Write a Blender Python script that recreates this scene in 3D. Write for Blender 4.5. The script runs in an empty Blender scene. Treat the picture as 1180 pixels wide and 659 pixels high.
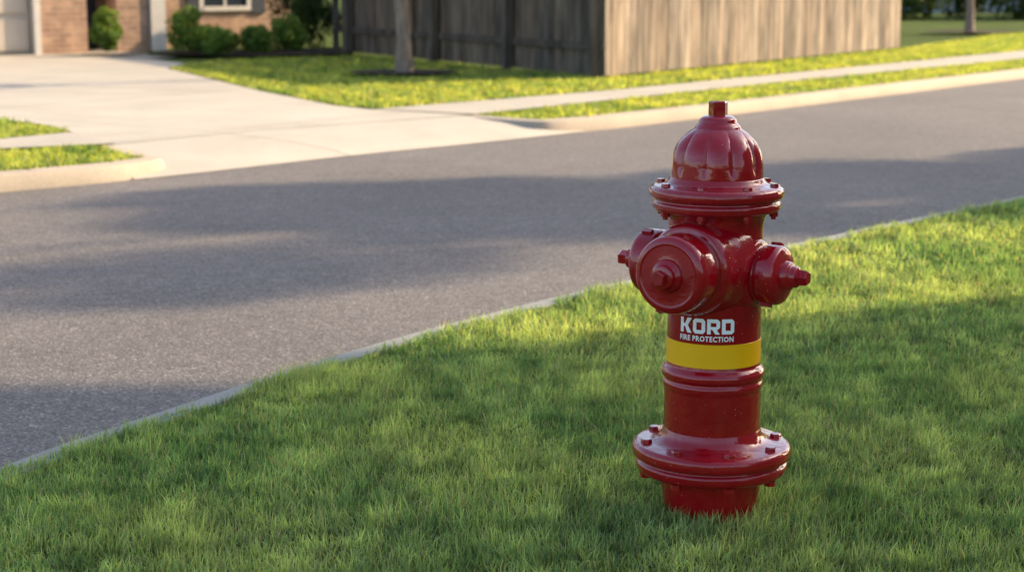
import bpy, bmesh, math, random
import numpy as np
from mathutils import Vector, Matrix
random.seed(4); rng=np.random.default_rng(7)
S=bpy.context.scene
R=math.radians
# ------------------------------------------------------------ helpers
def link(o,parent=None):
    S.collection.objects.link(o)
    if parent: o.parent=parent
    return o
def empty(name,loc=(0,0,0),rz=0):
    e=bpy.data.objects.new(name,None); e.location=loc; e.rotation_euler=(0,0,rz); e.empty_display_size=.2
    return link(e)
def obj_bm(name,bm,mat=None,parent=None,smooth=False,angle=None):
    me=bpy.data.meshes.new(name); bm.normal_update(); bm.to_mesh(me); bm.free()
    if mat:
        for m in (mat if isinstance(mat,(list,tuple)) else [mat]): me.materials.append(m)
    if smooth:
        me.polygons.foreach_set('use_smooth',[True]*len(me.polygons))
        if angle is not None:
            me.set_sharp_from_angle(angle=R(angle))
    return link(bpy.data.objects.new(name,me),parent)
def box(bm,x0,x1,y0,y1,z0,z1,M=None,mi=0):
    vs=[bm.verts.new((x,y,z)) for z in(z0,z1) for y in(y0,y1) for x in(x0,x1)]
    fs=[(0,2,3,1),(4,5,7,6),(0,1,5,4),(2,6,7,3),(0,4,6,2),(1,3,7,5)]
    for f in fs:
        F=bm.faces.new([vs[i] for i in f]); F.material_index=mi
    if M is not None:
        for v in vs: v.co=M@v.co
    return vs
def lathe(bm,prof,M=None,seg=64,mod=None,cap0=True,cap1=True):
    rings=[]
    for r,z in prof:
        ring=[]
        for i in range(seg):
            a=2*math.pi*i/seg; rr=r*(mod(a,z) if mod else 1)
            co=Vector((rr*math.cos(a),rr*math.sin(a),z))
            ring.append(bm.verts.new(M@co if M is not None else co))
        rings.append(ring)
    for a,b in zip(rings,rings[1:]):
        for i in range(seg):
            j=(i+1)%seg; bm.faces.new((a[i],a[j],b[j],b[i]))
    if cap0: bm.faces.new(list(reversed(rings[0])))
    if cap1: bm.faces.new(rings[-1])
def catmull(pts,n=8):
    P=[Vector(p) for p in pts]; out=[]
    for i in range(len(P)-1):
        p0=P[max(i-1,0)];p1=P[i];p2=P[i+1];p3=P[min(i+2,len(P)-1)]
        for k in range(n):
            t=k/n
            out.append(.5*((2*p1)+(-p0+p2)*t+(2*p0-5*p1+4*p2-p3)*t*t+(-p0+3*p1-3*p2+p3)*t**3))
    out.append(P[-1]); return out
def sheet(name,pts,z,mat):
    bm=bmesh.new(); vs=[bm.verts.new((p[0],p[1],z if len(p)<3 else p[2])) for p in pts]
    f=bm.faces.new(vs); bm.normal_update()
    if f.normal.z<0: f.normal_flip()
    bmesh.ops.triangulate(bm,faces=[f])
    return obj_bm(name,bm,mat)
def sweep(name,line,prof,mat):
    bm=bmesh.new(); rings=[]
    n=len(line)
    for i,p in enumerate(line):
        t=(line[min(i+1,n-1)]-line[max(i-1,0)]).normalized(); nn=Vector((-t.y,t.x))
        rings.append([bm.verts.new((p.x+nn.x*o,p.y+nn.y*o,z)) for o,z in prof])
    for a,b in zip(rings,rings[1:]):
        for k in range(len(prof)-1): bm.faces.new((a[k],b[k],b[k+1],a[k+1]))
    bm.faces.new(rings[0]); bm.faces.new(list(reversed(rings[-1])))
    bmesh.ops.recalc_face_normals(bm,faces=bm.faces[:])
    return obj_bm(name,bm,mat,None,True,40)
def np_mesh(name,verts,tris,mat,cols=None,smooth=False,parent=None):
    me=bpy.data.meshes.new(name); nv=len(verts); nt=len(tris)
    me.vertices.add(nv); me.vertices.foreach_set('co',np.ascontiguousarray(verts,dtype=np.float32).ravel())
    me.loops.add(nt*3); me.loops.foreach_set('vertex_index',np.ascontiguousarray(tris,dtype=np.int32).ravel())
    me.polygons.add(nt); me.polygons.foreach_set('loop_start',np.arange(0,nt*3,3,dtype=np.int32))
    if smooth: me.polygons.foreach_set('use_smooth',np.ones(nt,dtype=bool))
    me.update(calc_edges=True)
    if cols is not None:
        a=me.color_attributes.new('Col','FLOAT_COLOR','POINT')
        c=np.ones((nv,4),dtype=np.float32); c[:,:3]=cols; a.data.foreach_set('color',c.ravel())
    me.materials.append(mat)
    return link(bpy.data.objects.new(name,me),parent)
# ------------------------------------------------------------ materials
def mat(name):
    m=bpy.data.materials.new(name); m.use_nodes=True; nt=m.node_tree; b=nt.nodes['Principled BSDF']
    return m,nt,b
def coords(nt,scale=(1,1,1),rot=(0,0,0)):
    tc=nt.nodes.new('ShaderNodeTexCoord'); mp=nt.nodes.new('ShaderNodeMapping')
    mp.inputs['Scale'].default_value=scale; mp.inputs['Rotation'].default_value=rot
    nt.links.new(tc.outputs['Object'],mp.inputs['Vector']); return mp.outputs['Vector']
def noise(nt,vec,scale,detail=4,rough=.55):
    n=nt.nodes.new('ShaderNodeTexNoise'); n.inputs['Scale'].default_value=scale; n.inputs['Detail'].default_value=detail
    n.inputs['Roughness'].default_value=rough; nt.links.new(vec,n.inputs['Vector']); return n.outputs['Fac']
def ramp(nt,fac,stops):
    r=nt.nodes.new('ShaderNodeValToRGB'); e=r.color_ramp.elements
    while len(e)<len(stops): e.new(.5)
    for i,(p,c) in enumerate(stops):
        e[i].position=p; e[i].color=(c[0],c[1],c[2],1) if isinstance(c,(tuple,list)) else (c,c,c,1)
    nt.links.new(fac,r.inputs['Fac']); return r.outputs['Color']
def mix(nt,fac,a,b,mode='MIX'):
    n=nt.nodes.new('ShaderNodeMix'); n.data_type='RGBA'; n.blend_type=mode
    for s,v in ((n.inputs[0],fac),(n.inputs[6],a),(n.inputs[7],b)):
        if isinstance(v,(int,float)): s.default_value=v
        elif isinstance(v,(tuple,list)): s.default_value=(*v[:3],1)
        else: nt.links.new(v,s)
    return n.outputs[2]
def bump(nt,b,h,strength=.5,dist=.01):
    n=nt.nodes.new('ShaderNodeBump'); n.inputs['Strength'].default_value=strength; n.inputs['Distance'].default_value=dist
    nt.links.new(h,n.inputs['Height']); nt.links.new(n.outputs['Normal'],b.inputs['Normal']); return n
def simple(name,col,rough=.6,var=.15,scale=8,bs=.2,bd=.004,metal=0):
    m,nt,b=mat(name); v=coords(nt); n=noise(nt,v,scale,5)
    c=ramp(nt,n,[(.3,tuple(x*(1-var) for x in col)),(.7,tuple(min(1,x*(1+var)) for x in col))])
    nt.links.new(c,b.inputs['Base Color']); b.inputs['Roughness'].default_value=rough; b.inputs['Metallic'].default_value=metal
    bump(nt,b,noise(nt,v,scale*6,3),bs,bd); return m
def m_asphalt():
    m,nt,b=mat('asphalt'); v=coords(nt)
    vo=nt.nodes.new('ShaderNodeTexVoronoi'); vo.inputs['Scale'].default_value=130; nt.links.new(v,vo.inputs['Vector'])
    sep=nt.nodes.new('ShaderNodeSeparateColor'); nt.links.new(vo.outputs['Color'],sep.inputs[0])
    stone=ramp(nt,sep.outputs[0],[(0,.088),(.5,.128),(.85,.165),(.97,.23),(1,.31)])
    big=ramp(nt,noise(nt,v,.55,5,.6),[(.3,.85),(.7,1.1)])
    mid=ramp(nt,noise(nt,v,14,6,.75),[(.3,.82),(.7,1.16)])
    c=mix(nt,1,stone,big,'MULTIPLY'); c=mix(nt,1,c,mid,'MULTIPLY'); c=mix(nt,1,c,(1.12,1.01,.95),'MULTIPLY')
    nt.links.new(c,b.inputs['Base Color']); b.inputs['Roughness'].default_value=.85
    b.inputs['Specular IOR Level'].default_value=.3
    bump(nt,b,vo.outputs['Distance'],.6,.004); return m
def m_concrete(name,col,joint=None,rot=0):
    m,nt,b=mat(name); v=coords(nt,rot=(0,0,rot))
    n=ramp(nt,noise(nt,v,1.1,6,.65),[(.25,.82),(.75,1.12)]); f=ramp(nt,noise(nt,v,60,4,.7),[(.3,.86),(.7,1.1)])
    c=mix(nt,1,tuple(col),n,'MULTIPLY'); c=mix(nt,1,c,f,'MULTIPLY')
    if joint:
        br=nt.nodes.new('ShaderNodeTexBrick'); br.offset=0; br.inputs['Scale'].default_value=1
        br.inputs['Brick Width'].default_value=joint[0]; br.inputs['Row Height'].default_value=joint[1]; br.inputs['Mortar Size'].default_value=.012
        br.inputs['Color1'].default_value=(1,1,1,1); br.inputs['Color2'].default_value=(.93,.93,.93,1); br.inputs['Mortar'].default_value=(.6,.58,.55,1)
        nt.links.new(v,br.inputs['Vector']); c=mix(nt,1,c,br.outputs['Color'],'MULTIPLY')
    nt.links.new(c,b.inputs['Base Color']); b.inputs['Roughness'].default_value=.85
    bump(nt,b,noise(nt,v,90,5),.35,.004); return m
def m_lawn():
    m,nt,b=mat('lawn_soil_grass'); v=coords(nt)
    c=ramp(nt,noise(nt,v,35,6,.7),[(.25,(.04,.055,.016)),(.6,(.09,.13,.03)),(.85,(.15,.175,.045))])
    big=ramp(nt,noise(nt,v,.7,4),[(.3,.8),(.7,1.15)])
    c=mix(nt,1,c,big,'MULTIPLY')
    nt.links.new(c,b.inputs['Base Color']); b.inputs['Roughness'].default_value=1
    b.inputs['Specular IOR Level'].default_value=.1
    bump(nt,b,noise(nt,v,50,5),1,.03); return m
def m_leaf(name,trans=.4,rough=.55,spec=.3):
    m,nt,b=mat(name); at=nt.nodes.new('ShaderNodeAttribute'); at.attribute_name='Col'
    nt.links.new(at.outputs['Color'],b.inputs['Base Color']); b.inputs['Roughness'].default_value=rough
    b.inputs['Specular IOR Level'].default_value=spec
    tr=nt.nodes.new('ShaderNodeBsdfTranslucent'); ms=nt.nodes.new('ShaderNodeMixShader'); ms.inputs[0].default_value=trans
    c=mix(nt,1,at.outputs['Color'],(1.5,1.25,.6),'MULTIPLY'); nt.links.new(c,tr.inputs['Color'])
    nt.links.new(b.outputs[0],ms.inputs[1]); nt.links.new(tr.outputs[0],ms.inputs[2])
    nt.links.new(ms.outputs[0],nt.nodes['Material Output'].inputs['Surface']); return m
def m_brick():
    m,nt,b=mat('brick'); tc=nt.nodes.new('ShaderNodeTexCoord'); sp=nt.nodes.new('ShaderNodeSeparateXYZ'); nt.links.new(tc.outputs['Object'],sp.inputs[0])
    ad=nt.nodes.new('ShaderNodeMath'); ad.operation='ADD'; nt.links.new(sp.outputs[0],ad.inputs[0]); nt.links.new(sp.outputs[1],ad.inputs[1])
    cb=nt.nodes.new('ShaderNodeCombineXYZ'); nt.links.new(ad.outputs[0],cb.inputs[0]); nt.links.new(sp.outputs[2],cb.inputs[1])
    br=nt.nodes.new('ShaderNodeTexBrick'); br.inputs['Scale'].default_value=1; br.inputs['Brick Width'].default_value=.21; br.inputs['Row Height'].default_value=.075
    br.inputs['Mortar Size'].default_value=.007; br.inputs['Color1'].default_value=(.45,.26,.16,1); br.inputs['Color2'].default_value=(.32,.18,.115,1); br.inputs['Mortar'].default_value=(.40,.32,.24,1)
    nt.links.new(cb.outputs[0],br.inputs['Vector'])
    n=ramp(nt,noise(nt,tc.outputs['Object'],5,6),[(.3,.75),(.7,1.25)])
    c=mix(nt,1,br.outputs['Color'],n,'MULTIPLY'); nt.links.new(c,b.inputs['Base Color']); b.inputs['Roughness'].default_value=.85
    bump(nt,b,br.outputs['Fac'],-.4,.006); return m
def m_fence():
    m,nt,b=mat('weathered_wood'); at=nt.nodes.new('ShaderNodeAttribute'); at.attribute_name='Col'
    v=coords(nt,(28,28,1.3)); g=ramp(nt,noise(nt,v,1.6,7,.7),[(.25,.5),(.5,.95),(.75,1.25)])
    v2=coords(nt,(4,4,1)); st=ramp(nt,noise(nt,v2,1.4,5,.6),[(.32,.4),(.6,1.1)])
    c=mix(nt,1,at.outputs['Color'],g,'MULTIPLY'); c=mix(nt,1,c,st,'MULTIPLY')
    nt.links.new(c,b.inputs['Base Color']); b.inputs['Roughness'].default_value=.9; bump(nt,b,noise(nt,v,2,5),.5,.004); return m
def m_bark():
    m,nt,b=mat('bark'); v=coords(nt,(9,9,2)); 
    c=ramp(nt,noise(nt,v,3,7,.7),[(.3,(.16,.115,.085)),(.7,(.36,.28,.21))]); nt.links.new(c,b.inputs['Base Color'])
    b.inputs['Roughness'].default_value=.95; bump(nt,b,noise(nt,v,4,6),.9,.02); return m
def m_hydrant():
    m,nt,b=mat('red_hydrant_paint'); v=coords(nt)
    c=ramp(nt,noise(nt,v,6,6,.6),[(.3,(.27,.002,.007)),(.7,(.39,.004,.010))])
    gr=ramp(nt,noise(nt,v,34,9,.8),[(.62,0),(.70,1)])
    c=mix(nt,mix(nt,1,gr,(.7,.7,.7),'MULTIPLY'),c,(.09,.003,.004))
    vo=nt.nodes.new('ShaderNodeTexVoronoi'); vo.inputs['Scale'].default_value=85; nt.links.new(v,vo.inputs['Vector'])
    d=ramp(nt,vo.outputs['Distance'],[(.07,1),(.13,0)])
    sel=ramp(nt,noise(nt,v,13,3),[(.54,0),(.6,1)])
    sp=mix(nt,1,d,sel,'MULTIPLY')
    c=mix(nt,mix(nt,1,sp,(.55,.55,.55),'MULTIPLY'),c,(.6,.3,.28))
    nt.links.new(c,b.inputs['Base Color'])
    rg=ramp(nt,noise(nt,v,16,5),[(.3,.10),(.75,.24)]); nt.links.new(rg,b.inputs['Roughness'])
    b.inputs['Specular IOR Level'].default_value=.45
    b.inputs['Coat Weight'].default_value=.5; b.inputs['Coat Roughness'].default_value=.04
    h1=noise(nt,v,36,3,.5); h=nt.nodes.new('ShaderNodeMath'); h.operation='MULTIPLY_ADD'; nt.links.new(sp,h.inputs[0]); h.inputs[1].default_value=1.0; nt.links.new(h1,h.inputs[2])
    bn=bump(nt,b,h.outputs[0],.5,.0032); nt.links.new(bn.outputs['Normal'],b.inputs['Coat Normal']); return m
ASPH=m_asphalt(); LAWN=m_lawn(); GRASS=m_leaf('grass_blade',.5,.5,.35); LEAF=m_leaf('leaf',.4); BRICK=m_brick(); WOOD=m_fence(); BARK=m_bark(); RED=m_hydrant()
KERB=m_concrete('kerb_concrete',(.41,.34,.26)); DRIVE=m_concrete('driveway_concrete',(.455,.405,.335),(3.0,3.0),R(-55)); WALK=m_concrete('sidewalk_concrete',(.42,.375,.31),(1.5,50),R(-50))
KERBN=m_concrete('kerb_grey',(.26,.26,.24))
TRIM=simple('trim_paint',(.60,.55,.49),.6,.06); DOORP=simple('garage_paint',(.50,.43,.35),.55,.05,3)
SHING=simple('shingles',(.09,.08,.075),.9,.4,14,.6,.01); MULCH=simple('mulch',(.06,.034,.022),1,.6,40,1,.03)
SIDING=simple('siding',(.30,.36,.42),.7,.08,3); DARKP=simple('dark_paint',(.03,.035,.05),.5,.2)
YEL=simple('reflective_yellow_tape',(.98,.50,.002),.35,.04,20,.1,.001); WHT=simple('white_vinyl',(.93,.93,.91),.4,.02)
m,nt,b=mat('window_glass'); b.inputs['Base Color'].default_value=(.03,.04,.05,1); b.inputs['Roughness'].default_value=.06; GLASS=m
# ------------------------------------------------------------ ground layout
def off(l,o):
    out=[]
    for i,p in enumerate(l):
        t=(l[min(i+1,len(l)-1)]-l[max(i-1,0)]).normalized(); out.append(Vector((p.x-t.y*o,p.y+t.x*o)))
    return out
near=catmull([(-2.6,-8),(-2.45,-3),(-2.15,.5),(-1.72,2.5),(-1.182,3.796),(-.8916,4.361),(-.42,5.16),(.02,5.77),(.44,6.30),(1.208,7.178),(1.871,7.924),(2.649,8.768),(4.5,10.85),(8,14.9),(16,24.5),(40,54),(120,152)],8)
farp=[(-30,-12),(-15,-.5),(-8,5.4),(-4.6,8.3),(-2.958,9.798),(-2.114,10.61),(-1.142,11.76),(-.4,12.53),(.33,13.32),(1.576,14.80),(3.633,17.40),(6.125,20.54),(12,27.8),(40,62),(120,160)]
far=catmull(farp,8)
iL=5*8; iR=8*8
sheet('ground',[(-400,-400),(400,-400),(400,500),(-400,500)],-.125,LAWN)
sheet('road',[tuple(p) for p in near]+[tuple(p) for p in reversed(off(far,.45))],-.10,ASPH)
sheet('lawn',[tuple(p) for p in near]+[(300,150),(300,-200),(-2.6,-200)],-.012,LAWN)
sweep('kerb',near,[(0,-.3),(0,-.004),(.085,-.008),(.10,-.024),(.112,-.11),(.112,-.3)],KERBN)
apb=[(-2.70,11.62),(-1.95,12.55),(-1.2,13.25),(-.42,13.95)]
apbc=catmull(apb,8)
retL=far[:iL-3]+catmull([tuple(far[iL-3]),(-2.19,10.72),(-2.33,11.0),(-2.66,11.55)],6)[1:]
retR=catmull([(-.40,13.90),(-.02,13.56),(.28,13.42),tuple(far[iR+3])],6)[:-1]+far[iR+3:]
kprof=[(0,-.3),(0,-.10),(.015,-.03),(.035,-.004),(.15,0.004),(.15,-.3)]
sweep('kerb.001',retL,kprof,KERB)
sweep('kerb.002',retR,kprof,KERB)
lb=[tuple(p) for p in off(retL,.14)]; rb=[tuple(p) for p in off(retR,.14)]
sheet('lawn.001',lb+[tuple(p) for p in apbc]+rb+[(150,450),(-380,450),(-380,-12)],-.012,LAWN)
ap0=far[iL-2:iR+3]
apx=catmull([(-2.78,11.5)]+apb[1:-1]+[(-.30,14.02)],10)
bm=bmesh.new(); n=24
def samp(l,t):
    f=t*(len(l)-1); i=min(int(f),len(l)-2); return l[i].lerp(l[i+1],f-i)
rows=[]
for s,z in((0,-.096),(.12,-.065),(.5,-.025),(1,.0)):
    rows.append([bm.verts.new((*samp(ap0,k/n).lerp(samp(apx,k/n),s),z)) for k in range(n+1)])
for u,w in zip(rows,rows[1:]):
    for i in range(n): bm.faces.new((u[i],u[i+1],w[i+1],w[i]))
bmesh.ops.recalc_face_normals(bm,faces=bm.faces[:])
obj_bm('driveway_apron',bm,DRIVE,smooth=True)
sheet('driveway',[tuple(p) for p in apbc]+[(-.36,14.04),(-1.18,14.56),(-1.55,15.0),(-2.485,16.9),(-4.2,20.9),(-4.15,22.0),(-4.9,23.2),(-6.55,24.6),(-10.8,21.0),(-8.5,17.5),(-4.25,13.85),(-3.5,13.0),(-3.2,12.47),(-3.0,12.0)],.002,DRIVE)
sheet('sidewalk',[(-3.0,12.0),(-3.2,12.47),(-3.58,11.93),(-6,9.9),(-14,3.2),(-13.6,2.6),(-5.7,9.3),(-3.39,11.27),(-2.70,11.62)],.006,WALK)
SD=[(-.42,13.88),(-.30,14.06),(.87,15.6),(2.87,18.25),(6.94,23.3),(12,29.5),(40,64)]
SB=[(-1.18,14.56),(.943,16.9),(3.09,19.7),(6.6,24.3),(11,30),(38,64)]
sheet('sidewalk.001',SD[1:]+SB[::-1],.006,WALK)
# ------------------------------------------------------------ grass
def inpoly(P,poly):
    x,y=P[:,0],P[:,1]; ins=np.zeros(len(P),bool); n=len(poly); j=n-1
    for i in range(n):
        xi,yi=poly[i][:2]; xj,yj=poly[j][:2]
        c=((yi>y)!=(yj>y))&(x<(xj-xi)*(y-yi)/((yj-yi)+1e-12)+xi); ins^=c; j=i
    return ins
class Fld:
    def __init__(s,f,n=14,seed=0):
        r=np.random.default_rng(seed); a=r.uniform(0,2*np.pi,n); k=f*r.uniform(.4,1.8,n); s.k=np.stack([np.cos(a)*k,np.sin(a)*k],1)*2*np.pi; s.p=r.uniform(0,6.28,n); s.n=n
    def __call__(s,P): return np.sin(P@s.k.T+s.p).sum(1)/math.sqrt(s.n/2)
f_dir=Fld(1.2,seed=1); f_dir2=Fld(5,seed=11); f_h=Fld(1.5,seed=2); f_c=Fld(.8,seed=3); f_c2=Fld(4,seed=5); f_cl=Fld(11,seed=8); f_e=Fld(3,seed=21)
def blades(poly,bbox,dens,hm,wd,clip=None,tint=(1,1,1)):
    x0,x1,y0,y1=bbox; n=int((x1-x0)*(y1-y0)*dens); P=np.stack([rng.uniform(x0,x1,n),rng.uniform(y0,y1,n)],1)
    Q=P.copy(); Q[:,0]+=.018*f_e(P); P=P[inpoly(Q,poly)]
    if clip is not None: P=P[clip(P)]
    keep=rng.random(len(P))<np.clip(.88+.2*f_cl(P),.4,1); P=P[keep]
    n=len(P)
    h=hm*np.clip(1+.13*f_h(P)+.10*f_cl(P),.5,1.6)*rng.uniform(.55,1.25,n)
    dh=np.hypot(P[:,0]-.4345,P[:,1]-3.6); h*=np.clip(.85+(dh-.11)*2,.85,1)
    th=f_dir(P)*1.2+f_dir2(P)*.6+rng.normal(0,1.8,n)
    lean=np.clip(np.abs(rng.normal(.6,.42,n)),.02,1.45)
    w=wd*rng.uniform(.6,1.25,n)
    d=np.stack([np.cos(th),np.sin(th)],1); phi=rng.uniform(0,2*np.pi,n)
    s=np.stack([np.cos(phi),np.sin(phi)],1)
    base=np.concatenate([P,np.full((n,1),-.014)],1)
    V=np.zeros((n,5,3)); s3=np.concatenate([s,np.zeros((n,1))],1)*w[:,None]*.5
    V[:,0]=base-s3; V[:,1]=base+s3
    l1=lean*.55; m=base.copy(); m[:,:2]+=d*(np.sin(l1)*h*.5)[:,None]; m[:,2]+=np.cos(l1)*h*.5
    V[:,2]=m-s3*.85; V[:,3]=m+s3*.85
    l2=lean*1.45; t=m.copy(); t[:,:2]+=d*(np.sin(l2)*h*.55)[:,None]; t[:,2]+=np.cos(l2)*h*.55
    V[:,4]=t
    T=np.array([[0,1,3],[0,3,2],[2,3,4]])[None]+(np.arange(n)*5)[:,None,None]
    g=np.clip(.5+.18*f_c(P)+.14*f_c2(P)+rng.normal(0,.25,n),0,1)[:,None]
    C=(1-g)*np.array([.13,.27,.095])+g*np.array([.36,.47,.17])
    br=rng.uniform(.65,1.3,n)[:,None]*np.clip(1+.12*f_c2(P)+.08*f_cl(P),.6,1.4)[:,None]; C=C*br*np.array(tint)
    dry=rng.random(n)<.06; C[dry]=np.array([.50,.46,.27])*rng.uniform(.6,1,(dry.sum(),1))
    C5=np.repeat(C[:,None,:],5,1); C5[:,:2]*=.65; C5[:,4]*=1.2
    return V.reshape(-1,3),T.reshape(-1,3),C5.reshape(-1,3)
def merge(L):
    o=0;V=[];T=[];C=[]
    for v,t,c in L: V.append(v);T.append(t+o);C.append(c);o+=len(v)
    return np.concatenate(V),np.concatenate(T),np.concatenate(C)
npoly=[tuple(p) for p in off(near,.02)]+[(300,150),(300,-200),(-2.6,-200)]
fr=lambda m:(lambda P:np.abs(P[:,0])<P[:,1]*.305+m)
hole=lambda m:(lambda P:(np.abs(P[:,0])<P[:,1]*.305+m)&(np.hypot(P[:,0]-.4345,P[:,1]-3.6)>.101))
B=[blades(npoly,(-1.9,1.8,2.4,5.0),38000,.037,.0026,hole(.2)),
   blades(npoly,(-1.2,2.6,5.0,6.6),21000,.037,.0036,fr(.2)),
   blades(npoly,(0,4.6,6.6,13),9500,.038,.0055,fr(.7)),
   blades(npoly,(-2.4,5,-1,2.4),1000,.05,.008)]
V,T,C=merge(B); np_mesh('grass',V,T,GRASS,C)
pA=lb[-30:]+[(-2.9,11.4),(-3.39,11.22),(-5.7,9.3),(-9,6.5)]
pB=[(-3.58,11.98),(-3.25,12.5),(-3.55,12.98),(-4.3,13.85),(-8.6,17.5),(-12,12),(-6,9.95)]
pC=[(-1.15,14.62),(.93,16.95),(3.07,19.75),(6.58,24.35),(10.9,30),(9.5,33),(5.95,26.25),(1.02,18.85),(-1.27,22.84),(-2.6,25),(-3.0,23.7),(-3.9,22.6),(-4.1,21.9),(-4.15,20.9),(-2.44,16.9),(-1.52,15.02)]
pD=[p for p in rb if p[0]<14]+[(11.9,29.4),(6.97,23.25),(2.9,18.2),(.9,15.55),(-.27,14.0)]
tf=(1.15,1.0,.6)
B=[blades(pA,(-7,-2,5,12),3500,.043,.012,None,tf),blades(pB,(-7,-3,10,17.5),3000,.043,.013,None,tf),
   blades(pC,(-4.4,11,14.4,33),2100,.048,.016,None,tf),blades(pD,(-.5,12,13.3,30),3000,.043,.013,None,tf)]
V,T,C=merge(B); np_mesh('grass.001',V,T,GRASS,C)
# ------------------------------------------------------------ foliage / trees
def leafcloud(centers,radii,n,size,c0,c1,flat=1.0,shell=.5):
    k=rng.integers(0,len(centers),n); d=rng.normal(size=(n,3)); d/=np.linalg.norm(d,axis=1)[:,None]
    rr=rng.uniform(shell,1,n)**.6; P=np.array(centers)[k]+d*(np.array(radii)[k]*rr)[:,None]*np.array([1,1,flat])
    a=rng.normal(size=(n,3))+d*.8; a/=np.linalg.norm(a,axis=1)[:,None]
    t=np.cross(a,rng.normal(size=(n,3))); t/=np.linalg.norm(t,axis=1)[:,None]; b2=np.cross(a,t)
    s=(size*rng.uniform(.6,1.3,n))[:,None]
    V=np.stack([P-t*s,P-b2*s*.5,P+b2*s*.5,P+t*s],1)
    T=np.array([[0,1,2],[1,3,2]])[None]+(np.arange(n)*4)[:,None,None]
    cl=rng.random(len(centers))[k]*.5+rng.random(n)*.5
    C=(1-cl)[:,None]*np.array(c0)+cl[:,None]*np.array(c1)
    return V.reshape(-1,3),T.reshape(-1,3),np.repeat(C,4,0)
def tube(bm,path,rad,seg=10):
    rings=[]
    for i,p in enumerate(path):
        t=(path[min(i+1,len(path)-1)]-path[max(i-1,0)]).normalized()
        u=t.cross(Vector((.3,1,.1))).normalized(); w=t.cross(u)
        rings.append([bm.verts.new(p+(u*math.cos(6.2832*k/seg)+w*math.sin(6.2832*k/seg))*rad[i]*random.uniform(.93,1.07)) for k in range(seg)])
    for a,b in zip(rings,rings[1:]):
        for k in range(seg): bm.faces.new((a[k],a[(k+1)%seg],b[(k+1)%seg],b[k]))
    bm.faces.new(rings[-1])
def tree(name,loc,h,tr,crown_z,crown_r,nleaf,ls,c0=(.05,.09,.02),c1=(.13,.19,.035),dens=1.0):
    e=empty(name,loc); bm=bmesh.new()
    path=[Vector((random.uniform(-.02,.02)*i,random.uniform(-.02,.02)*i,z)) for i,z in enumerate(np.linspace(-.1,h*.8,9))]
    rad=[tr*(1.35 if i==0 else 1-.09*i) for i in range(9)]; tube(bm,path,rad,12)
    cs=[];rs=[]; cz=(crown_z+h)/2; hz=(h-crown_z)/2
    for i in range(16):
        a=i*2.4; f=(i+.5)/16; z=crown_z*.85+(h-crown_z)*f*.7; r=crown_r*math.sqrt(max(.1,1-((z-cz)/hz)**2))*random.uniform(.5,.75)
        st=min(range(9),key=lambda k:abs(path[k].z-(z-.5))); p0=path[st]; p2=Vector((math.cos(a)*r,math.sin(a)*r,z+random.uniform(.1,.5)))
        p1=(p0+p2)/2+Vector((0,0,-.12)); tube(bm,[p0,p1,p2],[rad[st]*.45,rad[st]*.28,.008],6)
        cs.append(tuple(p2)); rs.append(crown_r*random.uniform(.28,.45))
    for i in range(16):
        d=Vector((random.gauss(0,1),random.gauss(0,1),random.gauss(0,1))).normalized()*random.uniform(.2,.75)
        cs.append((d.x*crown_r,d.y*crown_r,cz+d.z*hz)); rs.append(crown_r*random.uniform(.25,.4))
    obj_bm('trunk',bm,BARK,e,True)
    V,T,C=leafcloud(cs,rs,nleaf,ls,c0,c1,.8,.1); np_mesh('crown',V,T,LEAF,C,parent=e)
    return e
def bush(name,loc,rx,h,n=2600,ls=.028,c0=(.06,.13,.025),c1=(.22,.34,.06)):
    cs=[];rs=[]
    for i in range(26):
        d=Vector((random.gauss(0,1),random.gauss(0,1),random.gauss(0,1))).normalized()
        cs.append((loc[0]+d.x*rx*.62,loc[1]+d.y*rx*.62,loc[2]+h*.5+d.z*h*.32)); rs.append(rx*random.uniform(.32,.45))
    cs.append((loc[0],loc[1],h*.45)); rs.append(rx*.7)
    V,T,C=leafcloud(cs,rs,n,ls,c0,c1,1,.4); return np_mesh(name,V,T,LEAF,C)
def disc(name,x,y,rx,ry,z,m):
    return sheet(name,[(x+rx*math.cos(a)*random.uniform(.93,1.07),y+ry*math.sin(a)*random.uniform(.93,1.07)) for a in np.linspace(0,2*math.pi,28,endpoint=False)],z,m)
tree('tree',(-1.22,19.45,0),5.2,.095,2.6,1.5,6000,.06)
disc('mulch_bed',-1.22,19.4,.62,.5,.05,MULCH)
tree('tree.001',(12.1,14.25,0),10.5,.17,1.8,1.85,22000,.10)      # unseen tree on the near verge, added to shade the road
tree('tree.002',(8.75,33,0),5,.085,2.0,1.8,7000,.08,(.05,.09,.02),(.16,.2,.04))
disc('mulch_bed.001',8.75,32.9,.9,.7,.05,MULCH)
disc('mulch_bed.002',-3.6,24.3,1.5,1.0,.05,MULCH)
disc('mulch_bed.003',-5.65,24.35,.45,.4,.01,MULCH)
bush('bush',(-5.68,24.15,0),.24,.74,3000)
bush('bush.001',(-4.5,24.0,0),.32,.74,3600)
bush('bush.002',(-4.0,23.7,0),.30,.40,2800)
bush('bush.003',(-3.55,24.1,0),.30,.42,2800)
bush('bush.004',(-3.2,24.6,0),.30,.58,2800)
bush('bush.005',(-4.35,24.6,0),.28,.40,2400)
bush('bush.006',(-2.9,25.6,0),.40,1.0,3000,.03,(.02,.04,.012),(.07,.12,.025))
bush('bush.007',(-3.3,26.3,0),.45,1.3,3200,.03,(.02,.04,.012),(.07,.12,.025))
for i in range(9):
    bush('bush.%03d'%(8+i),(10.0+i*1.25,43+random.uniform(-1,1)+i*.3,0),random.uniform(.7,1.0),random.uniform(.9,1.5),1600,.08,(.02,.04,.012),(.08,.13,.03))
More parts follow.
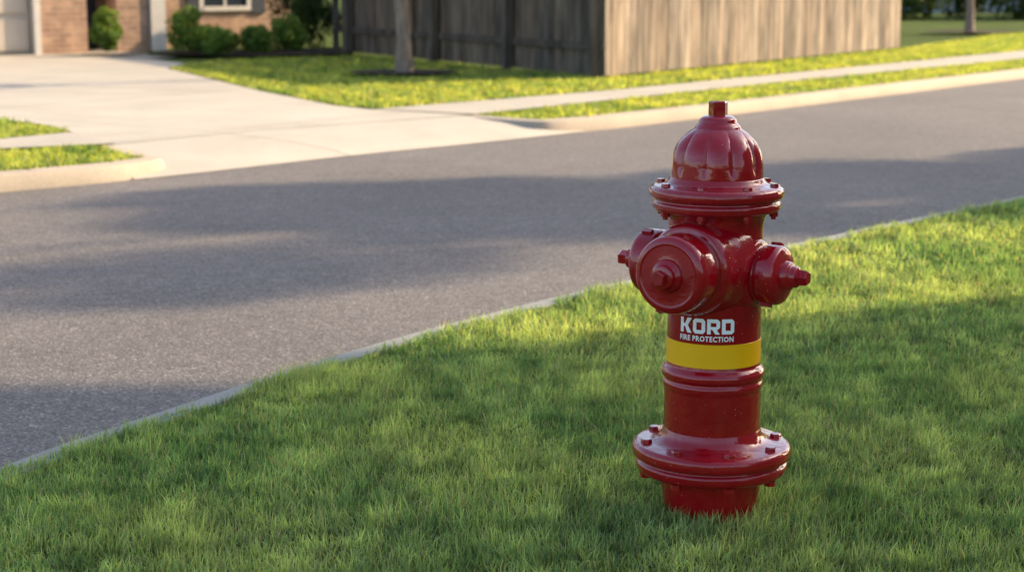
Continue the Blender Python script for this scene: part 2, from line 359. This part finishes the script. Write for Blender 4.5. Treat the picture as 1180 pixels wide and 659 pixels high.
for i,(x,y,h) in enumerate([(13.5,52,9),(18,55,10),(24,50,9),(30,60,11),(7,58,10),(0,48,9),(-14,52,10),(-6,44,8)]):
    tree('tree.%03d'%(3+i),(x,y,0),h,.2,1.6,3.2,5000,.17)
# ------------------------------------------------------------ fence
def fence(name,pts,rails_side,h=1.83,k0=1.0):
    bm=bmesh.new(); cl=bm.loops.layers.float_color.new('Col')
    for (a,b) in zip(pts,pts[1:]):
        a=Vector((*a,0)); b=Vector((*b,0)); L=(b-a).length; d=(b-a)/L; ang=math.atan2(d.y,d.x)
        M0=Matrix.Translation(a)@Matrix.Rotation(ang,4,'Z'); x=0
        def add(vs,col):
            fs=set(f for v in vs for f in v.link_faces)
            for f in fs:
                for l in f.loops: l[cl]=(*col,1)
        while x<L-.05:
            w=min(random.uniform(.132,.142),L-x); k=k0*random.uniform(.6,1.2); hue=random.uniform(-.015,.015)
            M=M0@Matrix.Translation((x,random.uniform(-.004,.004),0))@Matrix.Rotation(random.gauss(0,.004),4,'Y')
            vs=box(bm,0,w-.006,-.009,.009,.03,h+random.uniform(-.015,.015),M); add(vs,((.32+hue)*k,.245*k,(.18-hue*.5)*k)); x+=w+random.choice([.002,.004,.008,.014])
        s=rails_side
        for z in(.3,.95,1.55):
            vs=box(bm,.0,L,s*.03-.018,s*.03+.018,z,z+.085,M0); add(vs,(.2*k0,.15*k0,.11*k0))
        xx=.05
        while xx<L:
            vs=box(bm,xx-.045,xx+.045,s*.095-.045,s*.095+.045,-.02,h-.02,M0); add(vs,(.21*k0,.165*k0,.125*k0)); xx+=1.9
    return obj_bm(name,bm,WOOD)
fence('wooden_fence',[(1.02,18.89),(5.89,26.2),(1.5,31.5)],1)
fence('wooden_fence.001',[(1.0,18.93),(-1.27,22.84),(-2.45,24.9),(-2.5,27.5)],1,1.83,.58)  # boards toned darker, this face's shade is put into the colour
# ------------------------------------------------------------ houses
def gable(bm,x0,x1,y0,y1,z,rise,ov=.4,mi=0):
    x0-=ov;x1+=ov;y0-=ov;y1+=ov; yc=(y0+y1)/2; ins=min((y1-y0)/2,(x1-x0)/2)*.9
    v=[bm.verts.new(p) for p in[(x0,y0,z),(x1,y0,z),(x1,y1,z),(x0,y1,z),(x0+ins,yc,z+rise),(x1-ins,yc,z+rise),(x0,y0,z-.15),(x1,y0,z-.15),(x1,y1,z-.15),(x0,y1,z-.15)]]
    for f in[(0,1,5,4),(1,2,5),(2,3,4,5),(3,0,4),(6,7,1,0),(7,8,2,1),(8,9,3,2),(9,6,0,3),(9,8,7,6)]: bm.faces.new([v[i] for i in f])
def window(par,x,z,w,h,y=0.0):
    e_=par; bm=bmesh.new()
    box(bm,x-w/2-.07,x-w/2,y-.05,y+.02,z-.07,z+h+.07); box(bm,x+w/2,x+w/2+.07,y-.05,y+.02,z-.07,z+h+.07)
    box(bm,x-w/2,x+w/2,y-.048,y+.02,z+h,z+h+.07); box(bm,x-w/2,x+w/2,y-.06,y+.02,z-.07,z)
    box(bm,x-.02,x+.02,y-.035,y+.01,z,z+h); box(bm,x-w/2,x-.02,y-.034,y+.01,z+h/2-.02,z+h/2+.02); box(bm,x+.02,x+w/2,y-.034,y+.01,z+h/2-.02,z+h/2+.02)
    obj_bm('window_frame',bm,TRIM,e_)
    bm=bmesh.new(); box(bm,x-w/2,x+w/2,y-.02,y+.0,z,z+h); obj_bm('window_glass',bm,GLASS,e_)
H=empty('brick_house',(-7.6,23.7,0),math.atan2(.65,.76))
bm=bmesh.new()
box(bm,1.2,1.92,0,.3,-.05,2.75); box(bm,-3.2,-2.8,0,.3,-.05,2.75); box(bm,-2.8,1.2,.02,.3,2.25,2.75)
box(bm,2.42,2.93,.05,.35,-.05,2.75)
box(bm,3.2,6.0,.9,1.2,-.05,2.75); box(bm,5.72,6.0,1.2,9,-.05,2.75); box(bm,-3.2,-2.9,.3,9,-.05,2.75); box(bm,-2.9,5.72,8.7,9,-.05,2.75)
box(bm,1.9,3.2,1.6,1.9,-.05,2.75); box(bm,1.62,1.9,.3,1.6,-.05,2.75)
obj_bm('walls',bm,BRICK,H)
bm=bmesh.new(); box(bm,2.96,3.2,.0,.24,0,2.75); box(bm,1.92,2.42,.1,.3,2.3,2.7); box(bm,1.1,1.197,-.02,.1,0,2.25); box(bm,-2.8,1.1,-.02,.1,2.15,2.247); box(bm,-3.6,6.4,-.38,-.3,2.6,2.78)
obj_bm('trim',bm,TRIM,H)
bm=bmesh.new()
for r in range(4):
    for k in range(4): box(bm,-2.8+k*.975+.06,-2.8+(k+1)*.975-.06,.10,.13,.06+r*.53,.50+r*.53)
box(bm,-2.8,1.1,.13,.17,0,2.15)
obj_bm('garage_door',bm,DOORP,H)
bm=bmesh.new(); box(bm,2.0,2.85,1.54,1.597,0,2.1); obj_bm('front_door',bm,DARKP,H)
bm=bmesh.new(); box(bm,4.07,4.25,.86,.897,.5,2.1); box(bm,5.24,5.50,.86,.897,.5,2.1); obj_bm('shutters',bm,DARKP,H)
window(H,4.75,.62,.8,1.5,.9)
bm=bmesh.new(); gable(bm,-3.2,6.0,0,9,2.78,2.4); obj_bm('roof',bm,SHING,H)
sheet('garden_path',[(-4.9,23.25),(-4.6,23.55),(-5.3,24.7),(-6.2,25.9),(-6.55,24.65)],.008,DRIVE)
H2=empty('shadow_house',(9.3,-3.2,0),0)  # unseen house, added to cast shade over the foreground lawn
bm=bmesh.new(); box(bm,0,9,0,12.6,-.05,6.0); obj_bm('walls',bm,BRICK,H2)
bm=bmesh.new(); gable(bm,0,9,0,12.6,6.15,1.6); obj_bm('roof',bm,SHING,H2)
W2=empty('west_windows',(0,0,0),0); W2.parent=H2; W2.location=(0,12.6,0); W2.rotation_euler=(0,0,R(-90))
for x in(1.6,4.6,7.8,11): 
    for z in(.9,3.6): window(W2,x,z,1.1,1.3,-.002)
H3=empty('house',(11.5,50,0),R(20))
bm=bmesh.new(); box(bm,0,9,0,8,-.05,2.8); obj_bm('walls',bm,SIDING,H3)
bm=bmesh.new(); gable(bm,0,9,0,8,2.95,2.2); obj_bm('roof',bm,SHING,H3)
for x in(1.6,4.5,7.2): window(H3,x,.7,1.2,1.3,-.002)
# ------------------------------------------------------------ fire hydrant
HY=empty('fire_hydrant',(.4345,3.6,0),0)
def part(name,fn,m=RED,angle=38):
    bm=bmesh.new(); fn(bm); bmesh.ops.recalc_face_normals(bm,faces=bm.faces[:]); return obj_bm(name,bm,m,HY,True,angle)
def rnd(prof,r=.004):
    P=[Vector(p) for p in prof]; out=[P[0]]
    for i in range(1,len(P)-1):
        a,b,c=P[i-1],P[i],P[i+1]; d1=(a-b);d2=(c-b); l=min(r,d1.length*.45,d2.length*.45)
        if l<.0006: out.append(b); continue
        p=b+d1.normalized()*l; q=b+d2.normalized()*l
        for t in(0,.33,.67,1): out.append((1-t)**2*p+2*t*(1-t)*b+t*t*q)
    out.append(P[-1]); return [tuple(p) for p in out]
part('base_stub',lambda bm:lathe(bm,rnd([(.098,-.08),(.100,.0),(.108,.05),(.110,.073),(.125,.086),(.10,.096)]),seg=96))
part('base_flange',lambda bm:lathe(bm,rnd([(.10,.082),(.150,.082),(.163,.089),(.166,.106),(.160,.112),(.160,.116),(.170,.118),(.173,.128),(.172,.141),(.165,.148),(.13,.151),(.118,.156),(.109,.166),(.1045,.182),(.100,.185)],.006),seg=128))
part('lower_barrel',lambda bm:lathe(bm,rnd([(.1045,.175),(.1045,.268),(.107,.274),(.1085,.284),(.105,.290),(.105,.294),(.1105,.298),(.1115,.308),(.108,.316),(.101,.322),(.1005,.33),(.09,.335)],.003),seg=128))
part('upper_barrel',lambda bm:lathe(bm,rnd([(.09,.322),(.1005,.324),(.1005,.62),(.104,.64),(.112,.655),(.11,.665)],.006),seg=128))
part('bonnet_flange',lambda bm:lathe(bm,rnd([(.10,.654),(.128,.654),(.136,.659),(.137,.672),(.132,.677),(.132,.681),(.141,.683),(.1435,.692),(.142,.702),(.134,.708),(.112,.711),(.104,.716),(.099,.725),(.094,.727)],.004),seg=128))
def mod(a,z):
    w=max(0,min(1,(z-.727)/.022))*max(0,min(1,(.83-z)/.03)); n=10
    l=abs(math.sin(a*n/2+.4)); return 1-.085*w*(1-l**.55)
dp=catmull([(.098,.718),(.0985,.735),(.0985,.752),(.0965,.768),(.091,.786),(.080,.803),(.065,.817),(.048,.828)],6)
part('bonnet',lambda bm:lathe(bm,[tuple(p) for p in dp],seg=240,mod=mod),angle=60)
part('bonnet_hub',lambda bm:lathe(bm,rnd([(.052,.822),(.047,.833),(.041,.838),(.038,.848),(.030,.853),(.018,.855)],.003),seg=64))
def nutprof(bm,r,z0,z1,n=5,M=None):
    lathe(bm,[(r*1.02,z0),(r,z1-.003),(r*.88,z1)],M=M,seg=n)
def opnut(bm):
    M=Matrix.Rotation(.3,4,'Z'); nutprof(bm,.021,.852,.884,5,M)
part('operating_nut',opnut,angle=20)
def bolts(bm):
    for i in range(8):
        a=i*math.pi/4+.15; M=Matrix.Translation((.145*math.cos(a),.145*math.sin(a),0))@Matrix.Rotation(random.random(),4,'Z')
        nutprof(bm,.0125,.146,.1575,6,M)
        lathe(bm,[(.013,.072),(.013,.084)],M=M,seg=6)
    for i in range(8):
        a=i*math.pi/4+.42; M=Matrix.Translation((.1235*math.cos(a),.1235*math.sin(a),0))@Matrix.Rotation(random.random(),4,'Z')
        nutprof(bm,.0098,.707,.7155,6,M); lathe(bm,[(.0100,.646),(.0100,.656)],M=M,seg=6); lathe(bm,[(.0055,.640),(.0055,.647)],M=M,seg=12)
part('bolts',bolts,angle=20)
def nozzle(name,az,z,prof,nut,hub):
    d=Vector((math.cos(az),math.sin(az),0)); M=Matrix.Translation((0,0,z))@d.to_track_quat('Z','Y').to_matrix().to_4x4()
    part(name+'_nozzle',lambda bm:lathe(bm,rnd(prof[0],.004),M=M,seg=96))
    part(name+'_cap',lambda bm:lathe(bm,rnd(prof[1],.005),M=M,seg=96))
    def f(bm):
        lathe(bm,rnd(hub,.003),M=M,seg=48); nutprof(bm,nut[0],nut[1],nut[2],5,M@Matrix.Rotation(.5,4,'Z'))
    part(name+'_cap_nut',f,angle=22)
    def g(bm):
        for k in range(2):
            a=k*math.pi+1.2; rr=prof[1][3][0]; zz=prof[1][3][1]
            box(bm,rr-.008,rr+.006,-.007,.007,zz-.026,zz-.004,M@Matrix.Rotation(a,4,'Z'))
    part(name+'_lugs',g)
az0=R(-90-6.9-27)
nozzle('pumper',az0,.5415,([(.118,.03),(.108,.072),(.100,.093),(.097,.120),(.090,.132),(.076,.134),(.074,.155)],
   [(.06,.142),(.079,.143),(.0825,.150),(.0825,.194),(.078,.206),(.066,.211),(.063,.209),(.042,.210),(.03,.212)]),(.0165,.230,.254),[(.036,.208),(.034,.219),(.026,.224),(.0245,.236),(.015,.238)])
def side(dl,k):
    return (([(.105,.05),(.085,.084),(.072,.098),(.068,.110-dl*.3),(.057,.113-dl*.3),(.055,.13)],
     [(.04,.119-dl*.5),(.059*k,.120-dl*.5),(.063*k,.127-dl*.5),(.063*k,.160-dl),(.059*k,.170-dl),(.047,.176-dl),(.03,.178-dl)]),(.0165,.200-dl,.228-dl),[(.033,.174-dl),(.030,.189-dl),(.023,.193-dl),(.022,.205-dl),(.014,.207-dl)])
nozzle('right_hose',az0+R(90),.527,*side(.012,1.0))
nozzle('left_hose',az0-R(90),.530,*side(-.006,1.12))
part('yellow_band',lambda bm:lathe(bm,[(.1008,.329),(.1017,.3295),(.1017,.3805),(.1008,.381)],seg=128,cap0=False,cap1=False),YEL)
azt=R(-90-6.9-9.5)
def wrap(bm,z0,name,r=.1013):
    xs=[v.co.x for v in bm.verts]; x=min(xs)
    while x<max(xs):
        bmesh.ops.bisect_plane(bm,geom=bm.verts[:]+bm.edges[:]+bm.faces[:],plane_co=(x,0,0),plane_no=(1,0,0)); x+=.003
    for v in bm.verts:
        a=azt+v.co.x/r; z=z0+v.co.y; v.co=(r*math.cos(a),r*math.sin(a),z)
    obj_bm(name,bm,WHT,HY)
def kord():
    bm=bmesh.new(); h=.032; w=.027; s=.0078; c=.005
    def poly(p,x):
        bm.faces.new([bm.verts.new((x+a,b,0)) for a,b in p])
    def frame(x,w,cut=True):
        cl=c if cut else 0
        o=[(cl,0),(w-c,0),(w,c),(w,h-c),(w-c,h),(cl,h),(0,h-cl),(0,cl)]; i=[(s,s),(w-s,s),(w-s,s),(w-s,h-s),(w-s,h-s),(s,h-s),(s,h-s),(s,s)]
        for k in range(8):
            q=[o[k],o[(k+1)%8],i[(k+1)%8],i[k]]; u=[]
            for e in q:
                if e not in u: u.append(e)
            if len(u)>2: poly(u,x)
    x=-.059
    poly([(0,0),(s,0),(s,h),(0,h)],x); poly([(s,h*.40),(s+.004,h*.40),(s+.004,h*.6),(s,h*.6)],x)
    poly([(s+.004,h*.40),(w-.0095,0),(w+.001,0),(s+.011,h*.5),(w+.001,h),(w-.0095,h),(s+.004,h*.6)],x)
    x+=w+.004; frame(x,w)
    x+=w+.004
    poly([(0,0),(s,0),(s,h),(0,h)],x); poly([(s,h-s),(w-s,h-s),(w,h-c),(w-c,h),(s,h)],x); poly([(w-s,h*.5),(w,h*.46),(w,h-c),(w-s,h-s)],x)
    poly([(s,h*.30),(w-c,h*.30),(w,h*.46),(w-s,h*.5),(s,h*.5)],x); poly([(w-.016,h*.30),(w-.0095,0),(w,0),(w-.007,h*.30)],x)
    x+=w+.004; frame(x,w,False)
    bmesh.ops.recalc_face_normals(bm,faces=bm.faces[:]); wrap(bm,.4045,'logo_lettering')
kord()
cu=bpy.data.curves.new('t','FONT'); cu.body='FIRE PROTECTION'; cu.size=.0155; cu.align_x='CENTER'; cu.offset=.0004; cu.space_character=1.1; cu.resolution_u=2
to=bpy.data.objects.new('t',cu); S.collection.objects.link(to); dg=bpy.context.evaluated_depsgraph_get(); dg.update()
me=bpy.data.meshes.new_from_object(to.evaluated_get(dg)); bm=bmesh.new(); bm.from_mesh(me)
bpy.data.objects.remove(to)
xs=[v.co.x for v in bm.verts]; k=.120/(max(xs)-min(xs))
for v in bm.verts: v.co.x*=k
wrap(bm,.3885,'small_lettering')
# ------------------------------------------------------------ light, world, camera
az,el=R(24),R(28)
sv=Vector((math.cos(az)*math.cos(el),math.sin(az)*math.cos(el),math.sin(el)))
L=bpy.data.lights.new('sun','SUN'); L.energy=9.0; L.angle=R(.9); L.color=(1,.78,.50)
lo=link(bpy.data.objects.new('sun',L)); lo.location=(20,10,20); lo.rotation_euler=(-sv).to_track_quat('-Z','Y').to_euler()
w=bpy.data.worlds.new('World'); S.world=w; w.use_nodes=True; nt=w.node_tree
sk=nt.nodes.new('ShaderNodeTexSky'); sk.sky_type='NISHITA'; sk.sun_disc=False; sk.sun_elevation=el; sk.sun_rotation=R(90)-az; sk.dust_density=2.5
nt.links.new(sk.outputs[0],nt.nodes['Background'].inputs[0]); nt.nodes['Background'].inputs[1].default_value=.34
cam=bpy.data.cameras.new('camera'); co=link(bpy.data.objects.new('camera',cam)); co.location=(0,0,1.15); co.rotation_euler=(R(90-10.4),0,0)
cam.lens=60; cam.sensor_width=36; cam.clip_end=1500; cam.dof.use_dof=True; cam.dof.focus_distance=3.75; cam.dof.aperture_fstop=4.8
S.camera=co
S.view_settings.view_transform='Standard'; S.view_settings.look='None'; S.view_settings.exposure=0
